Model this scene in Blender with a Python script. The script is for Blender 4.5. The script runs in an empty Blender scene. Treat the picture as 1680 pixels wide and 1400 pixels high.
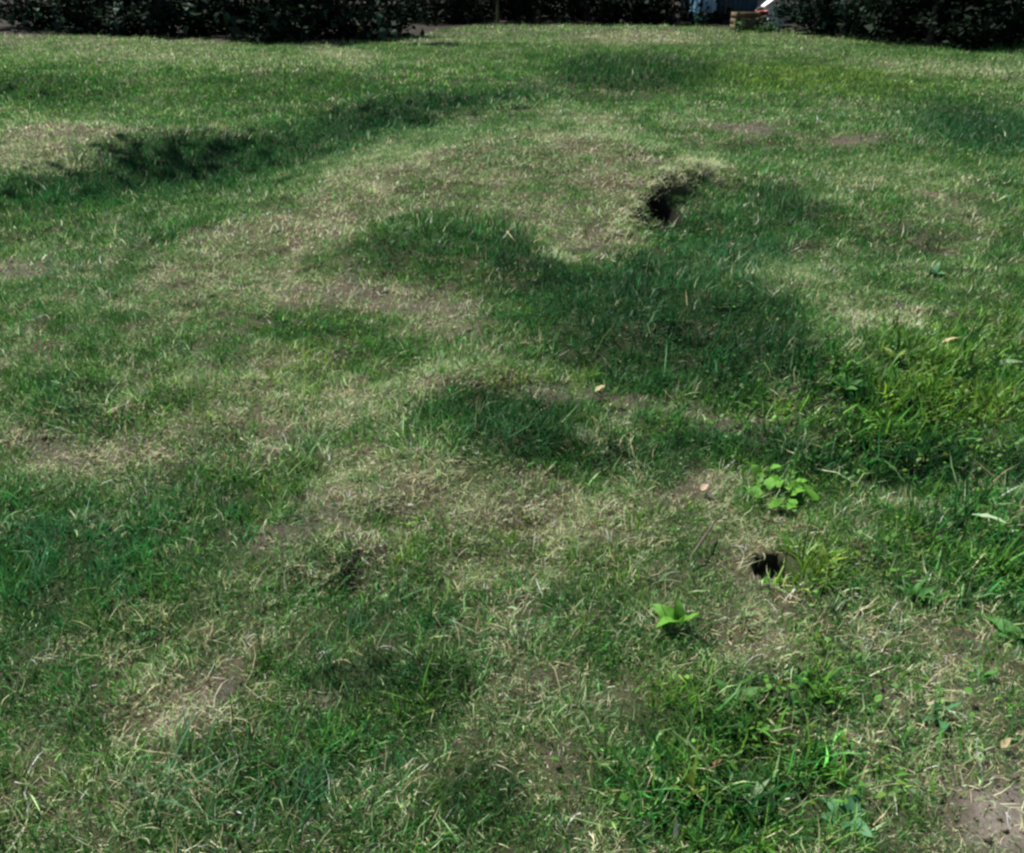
import bpy, math
import numpy as np
from mathutils import Vector, Matrix

# ------------------------------------------------------------------ camera, light, exposure
scene = bpy.context.scene
COL = scene.collection
CAM_H, F, HOR = 1.5, 1455.0, -60.0           # eye height, focal length and horizon row in 1680x1400 pixels
PITCH = math.atan((700 - HOR) / F)
SP, CP = math.sin(PITCH), math.cos(PITCH)

cd = bpy.data.cameras.new('camera')
cam = bpy.data.objects.new('camera', cd)
COL.objects.link(cam)
cam.location = (0, 0, CAM_H)
cam.rotation_euler = (math.pi / 2 - PITCH, 0, 0)
cd.sensor_width = 36
cd.lens = F / 1680 * 36
cd.clip_start, cd.clip_end = 0.05, 2000
scene.camera = cam

SUN_EL, SUN_AZ = math.radians(58), math.radians(-42)      # azimuth measured from +Y towards +X
to_sun = Vector((math.sin(SUN_AZ) * math.cos(SUN_EL), math.cos(SUN_AZ) * math.cos(SUN_EL), math.sin(SUN_EL)))
world = bpy.data.worlds.new('World')
scene.world = world
world.use_nodes = True
wn = world.node_tree
sky = wn.nodes.new('ShaderNodeTexSky')
sky.sky_type = 'NISHITA'
sky.sun_disc = False
sky.sun_elevation = SUN_EL
sky.sun_rotation = SUN_AZ
wn.links.new(sky.outputs[0], wn.nodes['Background'].inputs[0])
wn.nodes['Background'].inputs[1].default_value = 0.05

sd = bpy.data.lights.new('sun', 'SUN')
sd.energy = 5.0
sd.angle = math.radians(0.5)
sd.color = (1.0, 0.965, 0.90)
sun = bpy.data.objects.new('sun', sd)
COL.objects.link(sun)
sun.rotation_euler = to_sun.to_track_quat('Z', 'Y').to_euler()

vs = scene.view_settings
vs.view_transform = 'Standard'
vs.look = 'None'
vs.exposure = 1.05
vs.gamma = 1.0
vs.use_curve_mapping = False
scene.render.engine = 'CYCLES'
cy = scene.cycles
cy.use_denoising = True
cy.max_bounces = 6
cy.diffuse_bounces = 3
cy.transmission_bounces = 3
cy.filter_width = 2.6

rng = np.random.default_rng(11)

# ------------------------------------------------------------------ helpers: noise, projection
def _hash(ix, iy, seed):
    h = (ix.astype(np.int64) * 374761393 + iy.astype(np.int64) * 668265263 + seed * 1442695041) & 0xFFFFFFFF
    h = ((h ^ (h >> 13)) * 1274126177) & 0xFFFFFFFF
    return ((h ^ (h >> 16)) & 0xFFFFFF) / float(0xFFFFFF)

def noise(x, y, s, seed):
    x = np.asarray(x, float) / s + 1000.0
    y = np.asarray(y, float) / s + 1000.0
    ix, iy = np.floor(x), np.floor(y)
    fx, fy = x - ix, y - iy
    fx = fx * fx * (3 - 2 * fx); fy = fy * fy * (3 - 2 * fy)
    a, b = _hash(ix, iy, seed), _hash(ix + 1, iy, seed)
    c, d = _hash(ix, iy + 1, seed), _hash(ix + 1, iy + 1, seed)
    return ((a + (b - a) * fx) * (1 - fy) + (c + (d - c) * fx) * fy) * 2 - 1

def fbm(x, y, s, seed, n=3):
    r, a, t = 0.0, 1.0, 0.0
    for k in range(n):
        r = r + a * noise(x, y, s / 2 ** k, seed + 17 * k); t += a; a *= 0.55
    return r / t

def sstep(a, b, x):
    t = np.clip((np.asarray(x, float) - a) / (b - a), 0, 1)
    return t * t * (3 - 2 * t)

def project(x, y, z):
    """where a point of the ground shows in the photograph (1680x1400)"""
    d = np.maximum(y * CP - (z - CAM_H) * SP, 0.05)
    u = y * SP + (z - CAM_H) * CP
    return 840 + F * x / d, 700 - F * u / d

# ------------------------------------------------------------------ terrain
BUMPS = [  # x, y, rx, ry, rotation(deg), height
    (-1.75, 4.9, 0.75, 0.85, -25, 0.10), (-1.0, 6.1, 0.8, 1.0, -30, 0.19), (-0.1, 7.3, 0.9, 1.0, 0, 0.25),
    (0.75, 7.0, 0.75, 0.9, 0, 0.22), (1.05, 6.1, 0.55, 0.7, 0, 0.13), (0.45, 5.5, 0.55, 0.7, 0, 0.10),
    (-0.42, 4.75, 0.48, 0.40, 0, 0.17), (0.02, 4.5, 0.25, 0.28, 0, 0.07),
    (-2.9, 7.4, 0.9, 0.8, 0, -0.14), (-1.9, 8.6, 0.9, 0.9, 0, -0.12), (-0.6, 10.6, 1.4, 1.0, 0, -0.14),
    (0.72, 3.85, 0.50, 0.36, 10, 0.15), (1.25, 4.3, 0.45, 0.4, 0, 0.07), (-0.1, 3.12, 0.24, 0.15, 0, 0.12),
    (0.35, 3.33, 0.42, 0.07, -8, -0.06), (0.95, 3.05, 0.15, 0.3, 0, -0.06),
    (-0.2, 2.55, 0.6, 0.3, 12, 0.09), (1.45, 3.25, 0.5, 0.42, 0, 0.13), (1.55, 2.5, 0.4, 0.14, 0, -0.05),
    (-1.2, 3.0, 0.5, 0.35, 0, 0.06), (-0.62, 2.5, 0.2, 0.12, 0, -0.05), (-0.45, 1.95, 0.12, 0.07, 0, -0.05),
    (1.35, 12.5, 0.9, 1.0, 0, -0.18), (1.35, 13.8, 1.2, 0.6, 0, 0.12), (1.9, 8.4, 0.9, 0.5, 0, -0.06), (2.6, 9.6, 0.8, 0.3, 0, 0.10),
    (3.2, 8.9, 0.8, 0.35, 0, 0.09), (2.1, 6.0, 0.5, 0.4, 0, 0.08), (2.6, 5.2, 0.35, 0.3, 0, -0.08), (3.4, 6.5, 0.5, 0.5, 0, 0.06),
    (-3.4, 5.4, 0.7, 0.35, 0, -0.08), (-4.6, 9.0, 1.2, 0.8, 0, 0.12), (5.5, 11.0, 1.4, 1.0, 0, -0.10), (-3.0, 14.0, 2.2, 1.5, 0, 0.12),
]
LIP = np.array([(0.46, 4.75), (0.72, 5.4), (0.93, 5.85), (1.32, 6.6), (1.62, 7.3)])     # edge of the burrow bank

def lip_dist(x, y):
    """signed distance to the lip (positive on the low, right-hand side) and how far along it"""
    best = np.full(np.shape(x), 1e9); sgn = np.zeros(np.shape(x)); along = np.zeros(np.shape(x)); acc = 0.0
    for (ax, ay), (bx, by) in zip(LIP[:-1], LIP[1:]):
        ex, ey = bx - ax, by - ay
        L = math.hypot(ex, ey)
        t = np.clip(((x - ax) * ex + (y - ay) * ey) / (L * L), 0, 1)
        d = np.hypot(x - ax - t * ex, y - ay - t * ey)
        s = np.sign((x - ax) * ey - (y - ay) * ex)
        m = d < best
        best = np.where(m, d, best); sgn = np.where(m, s, sgn); along = np.where(m, acc + t * L, along)
        acc += L
    return best * np.where(sgn == 0, 1, sgn), along / acc

def height(x, y):
    x = np.asarray(x, float); y = np.asarray(y, float)
    h = 0.025 * fbm(x, y, 0.9, 3) + 0.024 * fbm(x, y, 0.24, 5, 2) + 0.014 * noise(x, y, 0.10, 6) * (1 - sstep(5, 10, y)) + 0.06 * fbm(x, y, 4.0, 9, 2) * sstep(6, 12, y)
    for bx, by, rx, ry, rot, a in BUMPS:
        c, s = math.cos(math.radians(rot)), math.sin(math.radians(rot))
        u = ((x - bx) * c + (y - by) * s) / rx; v = (-(x - bx) * s + (y - by) * c) / ry
        h = h + a * np.exp(-(u * u + v * v) * 0.9)
    s, al = lip_dist(x, y)
    s = s + 0.05 * fbm(x, y, 0.22, 41, 2)
    low = sstep(-0.02, 0.09, s) * (1 - sstep(0.25, 1.0, s)) * sstep(0.08, 0.4, al) * (1 - sstep(0.8, 1.0, al))
    h = h - 0.14 * low
    h = h - 0.25 * sstep(26, 60, y)
    return h

def hit(px, py):
    """the point of the ground that shows at a pixel of the photograph"""
    d = np.array([(px - 840) / F, CP + (700 - py) / F * SP, -SP + (700 - py) / F * CP])
    t = np.arange(1.0, 60, 0.004)
    P = d[None] * t[:, None] + np.array([0, 0, CAM_H])
    below = np.nonzero(P[:, 2] < height(P[:, 0], P[:, 1]))[0]
    p = P[below[0]] if len(below) else P[-1]
    return Vector((p[0], p[1], float(height(p[0], p[1]))))

HOLE = (*hit(1266, 934)[:2], 0.043)       # the vole hole: x, y, radius
BUR = tuple(hit(1082, 356)[:2])           # mouth of the burrow
# ------------------------------------------------------------------ what grows where (patches given by where they show)
# px, py, rx, ry, rot, dry, lush(dark, long; painted shade too), soil, yellow
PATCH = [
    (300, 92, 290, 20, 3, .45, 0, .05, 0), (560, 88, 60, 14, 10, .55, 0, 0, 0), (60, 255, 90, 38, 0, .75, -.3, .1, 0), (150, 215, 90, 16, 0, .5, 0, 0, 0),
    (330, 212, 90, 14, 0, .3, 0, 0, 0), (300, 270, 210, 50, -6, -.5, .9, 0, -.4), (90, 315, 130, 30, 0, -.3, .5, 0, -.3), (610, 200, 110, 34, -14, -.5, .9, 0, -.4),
    (780, 165, 120, 14, -6, -.3, .6, 0, -.3), (480, 140, 190, 36, 0, -.3, .35, 0, .1), (60, 150, 160, 30, 0, -.25, .5, 0, 0), (1040, 120, 105, 22, 0, -.9, 2.6, 0, -.3),  # far middle patch: tree shade painted as deep green grass
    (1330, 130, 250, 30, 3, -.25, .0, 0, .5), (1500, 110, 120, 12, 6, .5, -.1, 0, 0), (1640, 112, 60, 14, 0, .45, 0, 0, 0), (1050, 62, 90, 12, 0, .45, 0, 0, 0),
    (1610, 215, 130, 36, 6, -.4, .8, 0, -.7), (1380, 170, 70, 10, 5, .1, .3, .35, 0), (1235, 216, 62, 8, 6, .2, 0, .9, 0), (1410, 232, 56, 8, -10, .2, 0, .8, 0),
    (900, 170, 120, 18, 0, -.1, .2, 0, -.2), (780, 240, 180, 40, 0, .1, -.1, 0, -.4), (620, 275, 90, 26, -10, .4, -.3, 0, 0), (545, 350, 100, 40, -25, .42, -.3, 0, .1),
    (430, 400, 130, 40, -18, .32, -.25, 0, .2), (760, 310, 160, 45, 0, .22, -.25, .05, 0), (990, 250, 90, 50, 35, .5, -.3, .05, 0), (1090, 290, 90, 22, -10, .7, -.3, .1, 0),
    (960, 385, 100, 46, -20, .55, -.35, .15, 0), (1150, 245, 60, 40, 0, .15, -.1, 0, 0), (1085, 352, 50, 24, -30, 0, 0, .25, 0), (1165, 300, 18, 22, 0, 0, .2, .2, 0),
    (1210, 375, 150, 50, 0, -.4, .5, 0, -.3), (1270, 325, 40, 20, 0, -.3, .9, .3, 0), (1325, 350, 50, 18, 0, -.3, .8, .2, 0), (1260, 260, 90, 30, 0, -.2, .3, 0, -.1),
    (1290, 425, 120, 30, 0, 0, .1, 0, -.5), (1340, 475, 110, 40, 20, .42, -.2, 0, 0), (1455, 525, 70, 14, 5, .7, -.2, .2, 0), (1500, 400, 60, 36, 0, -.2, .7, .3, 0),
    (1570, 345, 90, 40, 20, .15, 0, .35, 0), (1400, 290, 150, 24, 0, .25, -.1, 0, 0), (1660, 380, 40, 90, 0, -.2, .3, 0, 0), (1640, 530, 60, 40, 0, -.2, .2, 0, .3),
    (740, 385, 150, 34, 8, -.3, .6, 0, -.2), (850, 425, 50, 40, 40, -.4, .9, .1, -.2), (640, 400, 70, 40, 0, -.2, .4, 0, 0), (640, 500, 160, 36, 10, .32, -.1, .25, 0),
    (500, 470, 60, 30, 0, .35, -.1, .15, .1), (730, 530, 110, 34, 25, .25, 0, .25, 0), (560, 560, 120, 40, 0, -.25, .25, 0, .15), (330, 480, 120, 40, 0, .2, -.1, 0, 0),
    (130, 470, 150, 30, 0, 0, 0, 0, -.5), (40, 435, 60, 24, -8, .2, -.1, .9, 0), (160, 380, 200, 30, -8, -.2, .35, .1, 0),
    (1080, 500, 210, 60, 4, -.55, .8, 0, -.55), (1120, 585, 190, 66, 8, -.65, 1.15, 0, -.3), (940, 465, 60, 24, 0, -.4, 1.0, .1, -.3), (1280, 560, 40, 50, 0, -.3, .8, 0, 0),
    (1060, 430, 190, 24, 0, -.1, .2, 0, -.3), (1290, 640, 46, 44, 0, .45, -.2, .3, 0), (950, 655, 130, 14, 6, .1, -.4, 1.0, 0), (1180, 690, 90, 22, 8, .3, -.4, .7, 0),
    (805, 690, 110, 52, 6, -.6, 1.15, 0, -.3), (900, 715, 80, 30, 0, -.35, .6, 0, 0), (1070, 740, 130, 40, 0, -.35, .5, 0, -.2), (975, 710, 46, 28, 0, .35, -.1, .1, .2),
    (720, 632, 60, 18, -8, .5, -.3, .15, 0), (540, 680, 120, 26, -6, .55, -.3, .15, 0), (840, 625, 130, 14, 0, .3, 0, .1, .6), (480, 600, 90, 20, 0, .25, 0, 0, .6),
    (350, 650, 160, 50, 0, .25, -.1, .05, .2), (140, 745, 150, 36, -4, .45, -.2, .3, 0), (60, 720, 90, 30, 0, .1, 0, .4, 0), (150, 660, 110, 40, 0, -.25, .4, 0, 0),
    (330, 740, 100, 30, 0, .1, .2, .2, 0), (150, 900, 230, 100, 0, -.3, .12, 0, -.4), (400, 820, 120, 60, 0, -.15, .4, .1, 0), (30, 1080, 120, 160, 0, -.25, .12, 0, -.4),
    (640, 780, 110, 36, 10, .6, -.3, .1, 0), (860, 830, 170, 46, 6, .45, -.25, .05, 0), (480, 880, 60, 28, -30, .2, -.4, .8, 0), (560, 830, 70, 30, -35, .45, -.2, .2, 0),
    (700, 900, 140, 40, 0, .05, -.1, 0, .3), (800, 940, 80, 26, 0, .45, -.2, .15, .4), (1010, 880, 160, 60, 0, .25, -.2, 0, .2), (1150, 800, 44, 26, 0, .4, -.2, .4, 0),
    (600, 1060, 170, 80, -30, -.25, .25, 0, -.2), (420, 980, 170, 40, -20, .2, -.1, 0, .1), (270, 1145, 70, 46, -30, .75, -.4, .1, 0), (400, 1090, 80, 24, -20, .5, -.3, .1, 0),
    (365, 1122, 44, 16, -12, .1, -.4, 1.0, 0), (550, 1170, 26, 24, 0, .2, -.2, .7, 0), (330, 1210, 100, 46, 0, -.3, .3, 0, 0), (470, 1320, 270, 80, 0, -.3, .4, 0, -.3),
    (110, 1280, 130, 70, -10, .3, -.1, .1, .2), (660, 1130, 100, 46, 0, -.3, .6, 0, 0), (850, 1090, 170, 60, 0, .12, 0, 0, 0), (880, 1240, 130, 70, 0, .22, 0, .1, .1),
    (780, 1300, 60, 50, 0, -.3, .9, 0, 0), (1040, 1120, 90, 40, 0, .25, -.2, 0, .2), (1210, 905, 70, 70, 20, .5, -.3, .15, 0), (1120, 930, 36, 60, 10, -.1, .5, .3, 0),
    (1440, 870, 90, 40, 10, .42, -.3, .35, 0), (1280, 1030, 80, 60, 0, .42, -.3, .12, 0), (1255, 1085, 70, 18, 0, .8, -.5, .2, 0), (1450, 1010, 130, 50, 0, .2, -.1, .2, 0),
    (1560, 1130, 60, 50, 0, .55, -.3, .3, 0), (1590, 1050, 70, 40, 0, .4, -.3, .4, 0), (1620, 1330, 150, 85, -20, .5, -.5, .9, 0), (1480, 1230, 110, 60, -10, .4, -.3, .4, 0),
    (1400, 680, 190, 100, 0, -.5, .2, 0, .2), (1600, 640, 110, 80, 0, -.5, .2, 0, .15), (1500, 770, 240, 34, 4, -.45, 1.1, .1, -.2), (1240, 715, 24, 44, 0, -.3, 1.1, .2, 0),  # last two: shaded near side and edge of the bank, painted dark
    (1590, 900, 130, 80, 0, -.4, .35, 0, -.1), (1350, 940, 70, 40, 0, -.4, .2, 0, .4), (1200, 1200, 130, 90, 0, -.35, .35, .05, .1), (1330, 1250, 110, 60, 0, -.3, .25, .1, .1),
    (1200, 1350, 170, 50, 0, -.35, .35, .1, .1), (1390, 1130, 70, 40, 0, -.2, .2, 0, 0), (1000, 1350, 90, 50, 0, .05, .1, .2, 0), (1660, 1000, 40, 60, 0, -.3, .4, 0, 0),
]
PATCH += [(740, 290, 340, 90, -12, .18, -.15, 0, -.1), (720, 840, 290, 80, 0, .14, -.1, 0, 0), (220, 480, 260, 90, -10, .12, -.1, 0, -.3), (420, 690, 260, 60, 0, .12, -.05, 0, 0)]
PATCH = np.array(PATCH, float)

def ground_cover(x, y, z):
    """dryness, lushness with painted shade, bare soil and yellowness of the turf at ground points"""
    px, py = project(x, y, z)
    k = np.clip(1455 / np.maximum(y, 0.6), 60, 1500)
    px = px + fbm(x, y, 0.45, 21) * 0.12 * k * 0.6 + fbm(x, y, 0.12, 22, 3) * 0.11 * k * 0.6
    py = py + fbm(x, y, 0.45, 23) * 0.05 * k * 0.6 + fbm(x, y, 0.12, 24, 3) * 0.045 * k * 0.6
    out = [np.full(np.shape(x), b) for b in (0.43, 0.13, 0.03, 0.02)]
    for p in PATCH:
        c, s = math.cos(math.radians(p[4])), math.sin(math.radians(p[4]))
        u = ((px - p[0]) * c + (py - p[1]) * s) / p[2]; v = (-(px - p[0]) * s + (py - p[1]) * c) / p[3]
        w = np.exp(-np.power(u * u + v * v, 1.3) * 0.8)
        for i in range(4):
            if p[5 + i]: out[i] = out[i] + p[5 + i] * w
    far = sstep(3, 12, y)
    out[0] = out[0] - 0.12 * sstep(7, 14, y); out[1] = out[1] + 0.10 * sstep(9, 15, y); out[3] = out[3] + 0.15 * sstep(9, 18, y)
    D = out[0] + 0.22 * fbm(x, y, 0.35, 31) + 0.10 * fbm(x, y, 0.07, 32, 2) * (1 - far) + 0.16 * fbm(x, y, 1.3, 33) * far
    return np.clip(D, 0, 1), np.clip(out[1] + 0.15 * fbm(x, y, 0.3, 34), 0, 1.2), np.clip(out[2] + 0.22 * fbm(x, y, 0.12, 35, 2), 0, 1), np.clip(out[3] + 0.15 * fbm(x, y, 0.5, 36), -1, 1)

# ------------------------------------------------------------------ materials
def new_mat(name):
    m = bpy.data.materials.new(name); m.use_nodes = True
    nt = m.node_tree; nt.nodes.clear()
    return m, nt, nt.nodes.new('ShaderNodeOutputMaterial')

def leaf_mat(name, colour=None, trans=0.3, gloss=0.06, rough=0.45, vary=0.3):
    """thin leaf: diffuse, light coming through, a weak sheen; colour from the mesh's own attribute when none is given"""
    m, nt, out = new_mat(name)
    N, L = nt.nodes.new, nt.links.new
    if colour is None:
        a = N('ShaderNodeAttribute'); a.attribute_name = 'tint'; src = a.outputs['Color']
    else:
        g = N('ShaderNodeNewGeometry'); ob = N('ShaderNodeObjectInfo')
        ad = N('ShaderNodeMath'); ad.operation = 'ADD'; L(g.outputs['Random Per Island'], ad.inputs[0]); L(ob.outputs['Random'], ad.inputs[1])
        fr = N('ShaderNodeMath'); fr.operation = 'FRACT'; L(ad.outputs[0], fr.inputs[0])
        tc = N('ShaderNodeTexCoord'); nz = N('ShaderNodeTexNoise'); nz.inputs['Scale'].default_value = 22; L(tc.outputs['Object'], nz.inputs['Vector'])
        mx = N('ShaderNodeMath'); mx.operation = 'MULTIPLY_ADD'; L(fr.outputs[0], mx.inputs[0]); mx.inputs[1].default_value = 0.6
        L(nz.outputs[0], mx.inputs[2])
        r = N('ShaderNodeValToRGB'); L(mx.outputs[0], r.inputs[0])
        r.color_ramp.elements[0].position = 0.25; r.color_ramp.elements[1].position = 1.15 if False else 1.0
        r.color_ramp.elements[0].color = tuple(c * (1 - vary) for c in colour) + (1,)
        r.color_ramp.elements[1].color = tuple(min(1, c * (1 + vary)) for c in colour) + (1,)
        src = r.outputs[0]
    d = N('ShaderNodeBsdfDiffuse'); t = N('ShaderNodeBsdfTranslucent'); gl = N('ShaderNodeBsdfGlossy')
    gl.inputs['Roughness'].default_value = rough
    L(src, d.inputs[0]); L(src, t.inputs[0])
    m1 = N('ShaderNodeMixShader'); m1.inputs[0].default_value = trans; L(d.outputs[0], m1.inputs[1]); L(t.outputs[0], m1.inputs[2])
    m2 = N('ShaderNodeMixShader'); m2.inputs[0].default_value = gloss; L(m1.outputs[0], m2.inputs[1]); L(gl.outputs[0], m2.inputs[2])
    L(m2.outputs[0], out.inputs[0])
    return m

def rough_mat(name, c1, c2, scale=8, bump=0.3, rough=0.9, detail=6):
    m, nt, out = new_mat(name)
    N, L = nt.nodes.new, nt.links.new
    tc = N('ShaderNodeTexCoord'); nz = N('ShaderNodeTexNoise')
    nz.inputs['Scale'].default_value = scale; nz.inputs['Detail'].default_value = detail; nz.inputs['Roughness'].default_value = 0.65
    L(tc.outputs['Object'], nz.inputs['Vector'])
    r = N('ShaderNodeValToRGB'); r.color_ramp.elements[0].position = 0.3; r.color_ramp.elements[1].position = 0.72
    r.color_ramp.elements[0].color = (*c1, 1); r.color_ramp.elements[1].color = (*c2, 1)
    L(nz.outputs[0], r.inputs[0])
    b = N('ShaderNodeBsdfPrincipled'); b.inputs['Roughness'].default_value = rough
    b.inputs['Specular IOR Level'].default_value = 0.25
    L(r.outputs[0], b.inputs['Base Color'])
    bp = N('ShaderNodeBump'); bp.inputs['Strength'].default_value = bump; bp.inputs['Distance'].default_value = 0.02
    L(nz.outputs[0], bp.inputs['Height']); L(bp.outputs[0], b.inputs['Normal'])
    L(b.outputs[0], out.inputs[0])
    return m

M_GRASS = leaf_mat('grass_blades', None, 0.42, 0.015, 0.5)
M_LEAVES = leaf_mat('leaves', None, 0.15, 0.006, 0.6)

# ------------------------------------------------------------------ mesh building
def tri_mesh(name, verts, tris, tint=None, smooth=False):
    me = bpy.data.meshes.new(name)
    verts = np.asarray(verts, np.float32); tris = np.asarray(tris, np.int32)
    me.vertices.add(len(verts)); me.vertices.foreach_set('co', verts.ravel())
    me.loops.add(tris.size); me.loops.foreach_set('vertex_index', tris.ravel())
    me.polygons.add(len(tris)); me.polygons.foreach_set('loop_start', np.arange(0, tris.size, 3, dtype=np.int32))
    if smooth: me.polygons.foreach_set('use_smooth', np.ones(len(tris), bool))
    if tint is not None:
        at = me.attributes.new('tint', 'FLOAT_COLOR', 'POINT')
        c = np.ones((len(verts), 4), np.float32); c[:, :3] = tint
        at.data.foreach_set('color', c.ravel())
    me.update(calc_edges=True)
    return me

def obj(name, me, mat, parent=None, **props):
    o = bpy.data.objects.new(name, me); COL.objects.link(o)
    if mat is not None and me is not None and not me.materials: me.materials.append(mat)
    if parent is not None: o.parent = parent
    for k, v in props.items(): o[k] = v
    return o

def blade_arrays(root, az, tilt, curl, length, width, tint, nseg, tip=None, twist=None, kink=None):
    """curved tapering blades; returns verts, tris, tints"""
    n = len(root)
    nv = 2 * nseg + 1
    V = np.zeros((n, nv, 3)); C = np.zeros((n, nv, 3))
    hx, hy = np.cos(az), np.sin(az)
    face = az + np.pi / 2 + (0 if twist is None else twist)
    sx, sy = np.cos(face), np.sin(face)
    p = root.copy(); seg = length / nseg
    for k in range(nseg + 1):
        w = width * (1.0 if k == 0 else (1 - (k / nseg) ** 2 * 0.75)) * 0.5
        cc = tint if tip is None else tint + (tip - tint) * (k / nseg) ** 2
        if k < nseg:
            V[:, 2 * k] = p - np.stack([sx * w, sy * w, 0 * w], 1); V[:, 2 * k + 1] = p + np.stack([sx * w, sy * w, 0 * w], 1)
            C[:, 2 * k] = cc; C[:, 2 * k + 1] = cc
            th = tilt + curl * (k + 0.5) / nseg
            if k and kink is not None:
                a2 = az + kink * k; hx, hy = np.cos(a2), np.sin(a2)
            st, ct = np.sin(th), np.cos(th)
            p = p + np.stack([hx * st * seg, hy * st * seg, ct * seg], 1)
        else:
            V[:, 2 * k] = p; C[:, 2 * k] = cc
    T = []
    for k in range(nseg - 1):
        a = 2 * k; T += [(a, a + 1, a + 3), (a, a + 3, a + 2)]
    a = 2 * (nseg - 1); T.append((a, a + 1, a + 2))
    T = np.array(T)[None] + (np.arange(n) * nv)[:, None, None]
    return V.reshape(-1, 3), T.reshape(-1, 3), C.reshape(-1, 3)

def join(parts):
    vs_, ts_, cs_, o = [], [], [], 0
    for v, t, c in parts:
        vs_.append(v); ts_.append(t + o); cs_.append(c); o += len(v)
    return np.concatenate(vs_), np.concatenate(ts_), np.concatenate(cs_)

# ------------------------------------------------------------------ ground sheet
def axis(lo, hi, step, grow, far_lo, far_hi, extra):
    a = list(np.arange(lo, hi, step)); s, p = step, a[-1]
    while p < far_hi: s *= grow; p += s; a.append(p)
    s, p = step, a[0]
    while p > far_lo: s *= grow; p -= s; a.append(p)
    for c, r, st in extra:
        a = [v for v in a if abs(v - c) > r] + list(np.arange(c - r, c + r, st))
    return np.array(sorted(a))

xs = axis(-2.6, 2.9, 0.035, 1.10, -700, 700, [(HOLE[0], 0.08, 0.008), (BUR[0], 0.30, 0.018)])
ys = axis(0.5, 9.0, 0.035, 1.07, -60, 900, [(HOLE[1], 0.10, 0.008), (BUR[1], 0.30, 0.018)])
X, Y = np.meshgrid(xs, ys)
Z = height(X, Y)
hd = np.hypot(X - HOLE[0], (Y - HOLE[1]) / 1.2) / HOLE[2]
hd = hd + 0.15 * fbm(X, Y, 0.03, 61, 2)
hole_w = 1 - sstep(0.75, 1.15, hd)
bu, bv = X - BUR[0], Y - BUR[1]
ca, sa = math.cos(math.radians(57)), math.sin(math.radians(57))
bl, bt = bu * ca + bv * sa, -bu * sa + bv * ca          # along the lip, and into the bank
bur_w = 1 - sstep(0.55, 1.1, np.hypot(bl / 0.125, (bt + 0.0) / 0.085) + 0.2 * fbm(X, Y, 0.08, 62, 2))
gx = X + bur_w * (-sa) * 0.75; gy = Y + bur_w * ca * 0.75 + hole_w * 0.08
gz = Z - bur_w * 0.26 - hole_w * 0.45
ny, nx = X.shape
idx = np.arange(nx * ny).reshape(ny, nx)
q = np.stack([idx[:-1, :-1], idx[:-1, 1:], idx[1:, 1:], idx[1:, :-1]], -1).reshape(-1, 4)
tris = np.concatenate([q[:, [0, 1, 2]], q[:, [0, 2, 3]]])
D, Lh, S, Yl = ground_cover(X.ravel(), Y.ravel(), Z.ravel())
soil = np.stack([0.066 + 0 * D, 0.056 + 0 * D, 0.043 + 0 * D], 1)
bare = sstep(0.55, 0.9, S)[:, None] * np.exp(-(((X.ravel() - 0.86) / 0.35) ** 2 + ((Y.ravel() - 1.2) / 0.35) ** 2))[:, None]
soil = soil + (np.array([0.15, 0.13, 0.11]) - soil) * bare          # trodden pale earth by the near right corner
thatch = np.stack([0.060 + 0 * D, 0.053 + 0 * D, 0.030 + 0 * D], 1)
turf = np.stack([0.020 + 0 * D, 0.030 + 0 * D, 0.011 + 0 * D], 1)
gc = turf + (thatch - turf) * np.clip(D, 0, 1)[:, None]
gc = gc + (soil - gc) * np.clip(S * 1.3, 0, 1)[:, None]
EDGE_X, EDGE_Y = [-700, -14, -9, -5, -2.5, -1, 3, 7, 9, 12, 16, 700], [24, 23, 21.8, 20.4, 21.5, 26.5, 27.5, 25.5, 22.2, 20.6, 19.8, 19.8]
def lawn_edge(x): return np.interp(x, EDGE_X, EDGE_Y)
wood_w = sstep(-0.2, 0.7, Y - lawn_edge(X) + 0.35 * fbm(X, Y, 0.7, 95)).ravel()[:, None]
gc = gc + (np.array([0.016, 0.013, 0.009]) - gc) * wood_w               # leaf litter under the trees
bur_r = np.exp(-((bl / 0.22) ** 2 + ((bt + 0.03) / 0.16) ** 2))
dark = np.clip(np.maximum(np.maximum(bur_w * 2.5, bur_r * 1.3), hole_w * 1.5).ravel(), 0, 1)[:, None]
gc = gc + (np.array([0.008, 0.0065, 0.005]) - gc) * dark          # shade inside the holes and round the burrow mouth, painted into the earth
gm, nt, out = new_mat('lawn_soil')
a = nt.nodes.new('ShaderNodeAttribute'); a.attribute_name = 'tint'
tc = nt.nodes.new('ShaderNodeTexCoord')
n1 = nt.nodes.new('ShaderNodeTexNoise'); n1.inputs['Scale'].default_value = 60; n1.inputs['Detail'].default_value = 8; n1.inputs['Roughness'].default_value = 0.7
nt.links.new(tc.outputs['Object'], n1.inputs['Vector'])
mr = nt.nodes.new('ShaderNodeMapRange'); mr.inputs[3].default_value = 0.45; mr.inputs[4].default_value = 1.6
nt.links.new(n1.outputs[0], mr.inputs[0])
mu = nt.nodes.new('ShaderNodeVectorMath'); mu.operation = 'SCALE'
nt.links.new(a.outputs['Color'], mu.inputs[0]); nt.links.new(mr.outputs[0], mu.inputs['Scale'])
b = nt.nodes.new('ShaderNodeBsdfPrincipled'); b.inputs['Roughness'].default_value = 0.95; b.inputs['Specular IOR Level'].default_value = 0.15
nt.links.new(mu.outputs[0], b.inputs['Base Color'])
bp = nt.nodes.new('ShaderNodeBump'); bp.inputs['Strength'].default_value = 0.8; bp.inputs['Distance'].default_value = 0.015
nt.links.new(n1.outputs[0], bp.inputs['Height']); nt.links.new(bp.outputs[0], b.inputs['Normal'])
nt.links.new(b.outputs[0], out.inputs[0])
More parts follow.
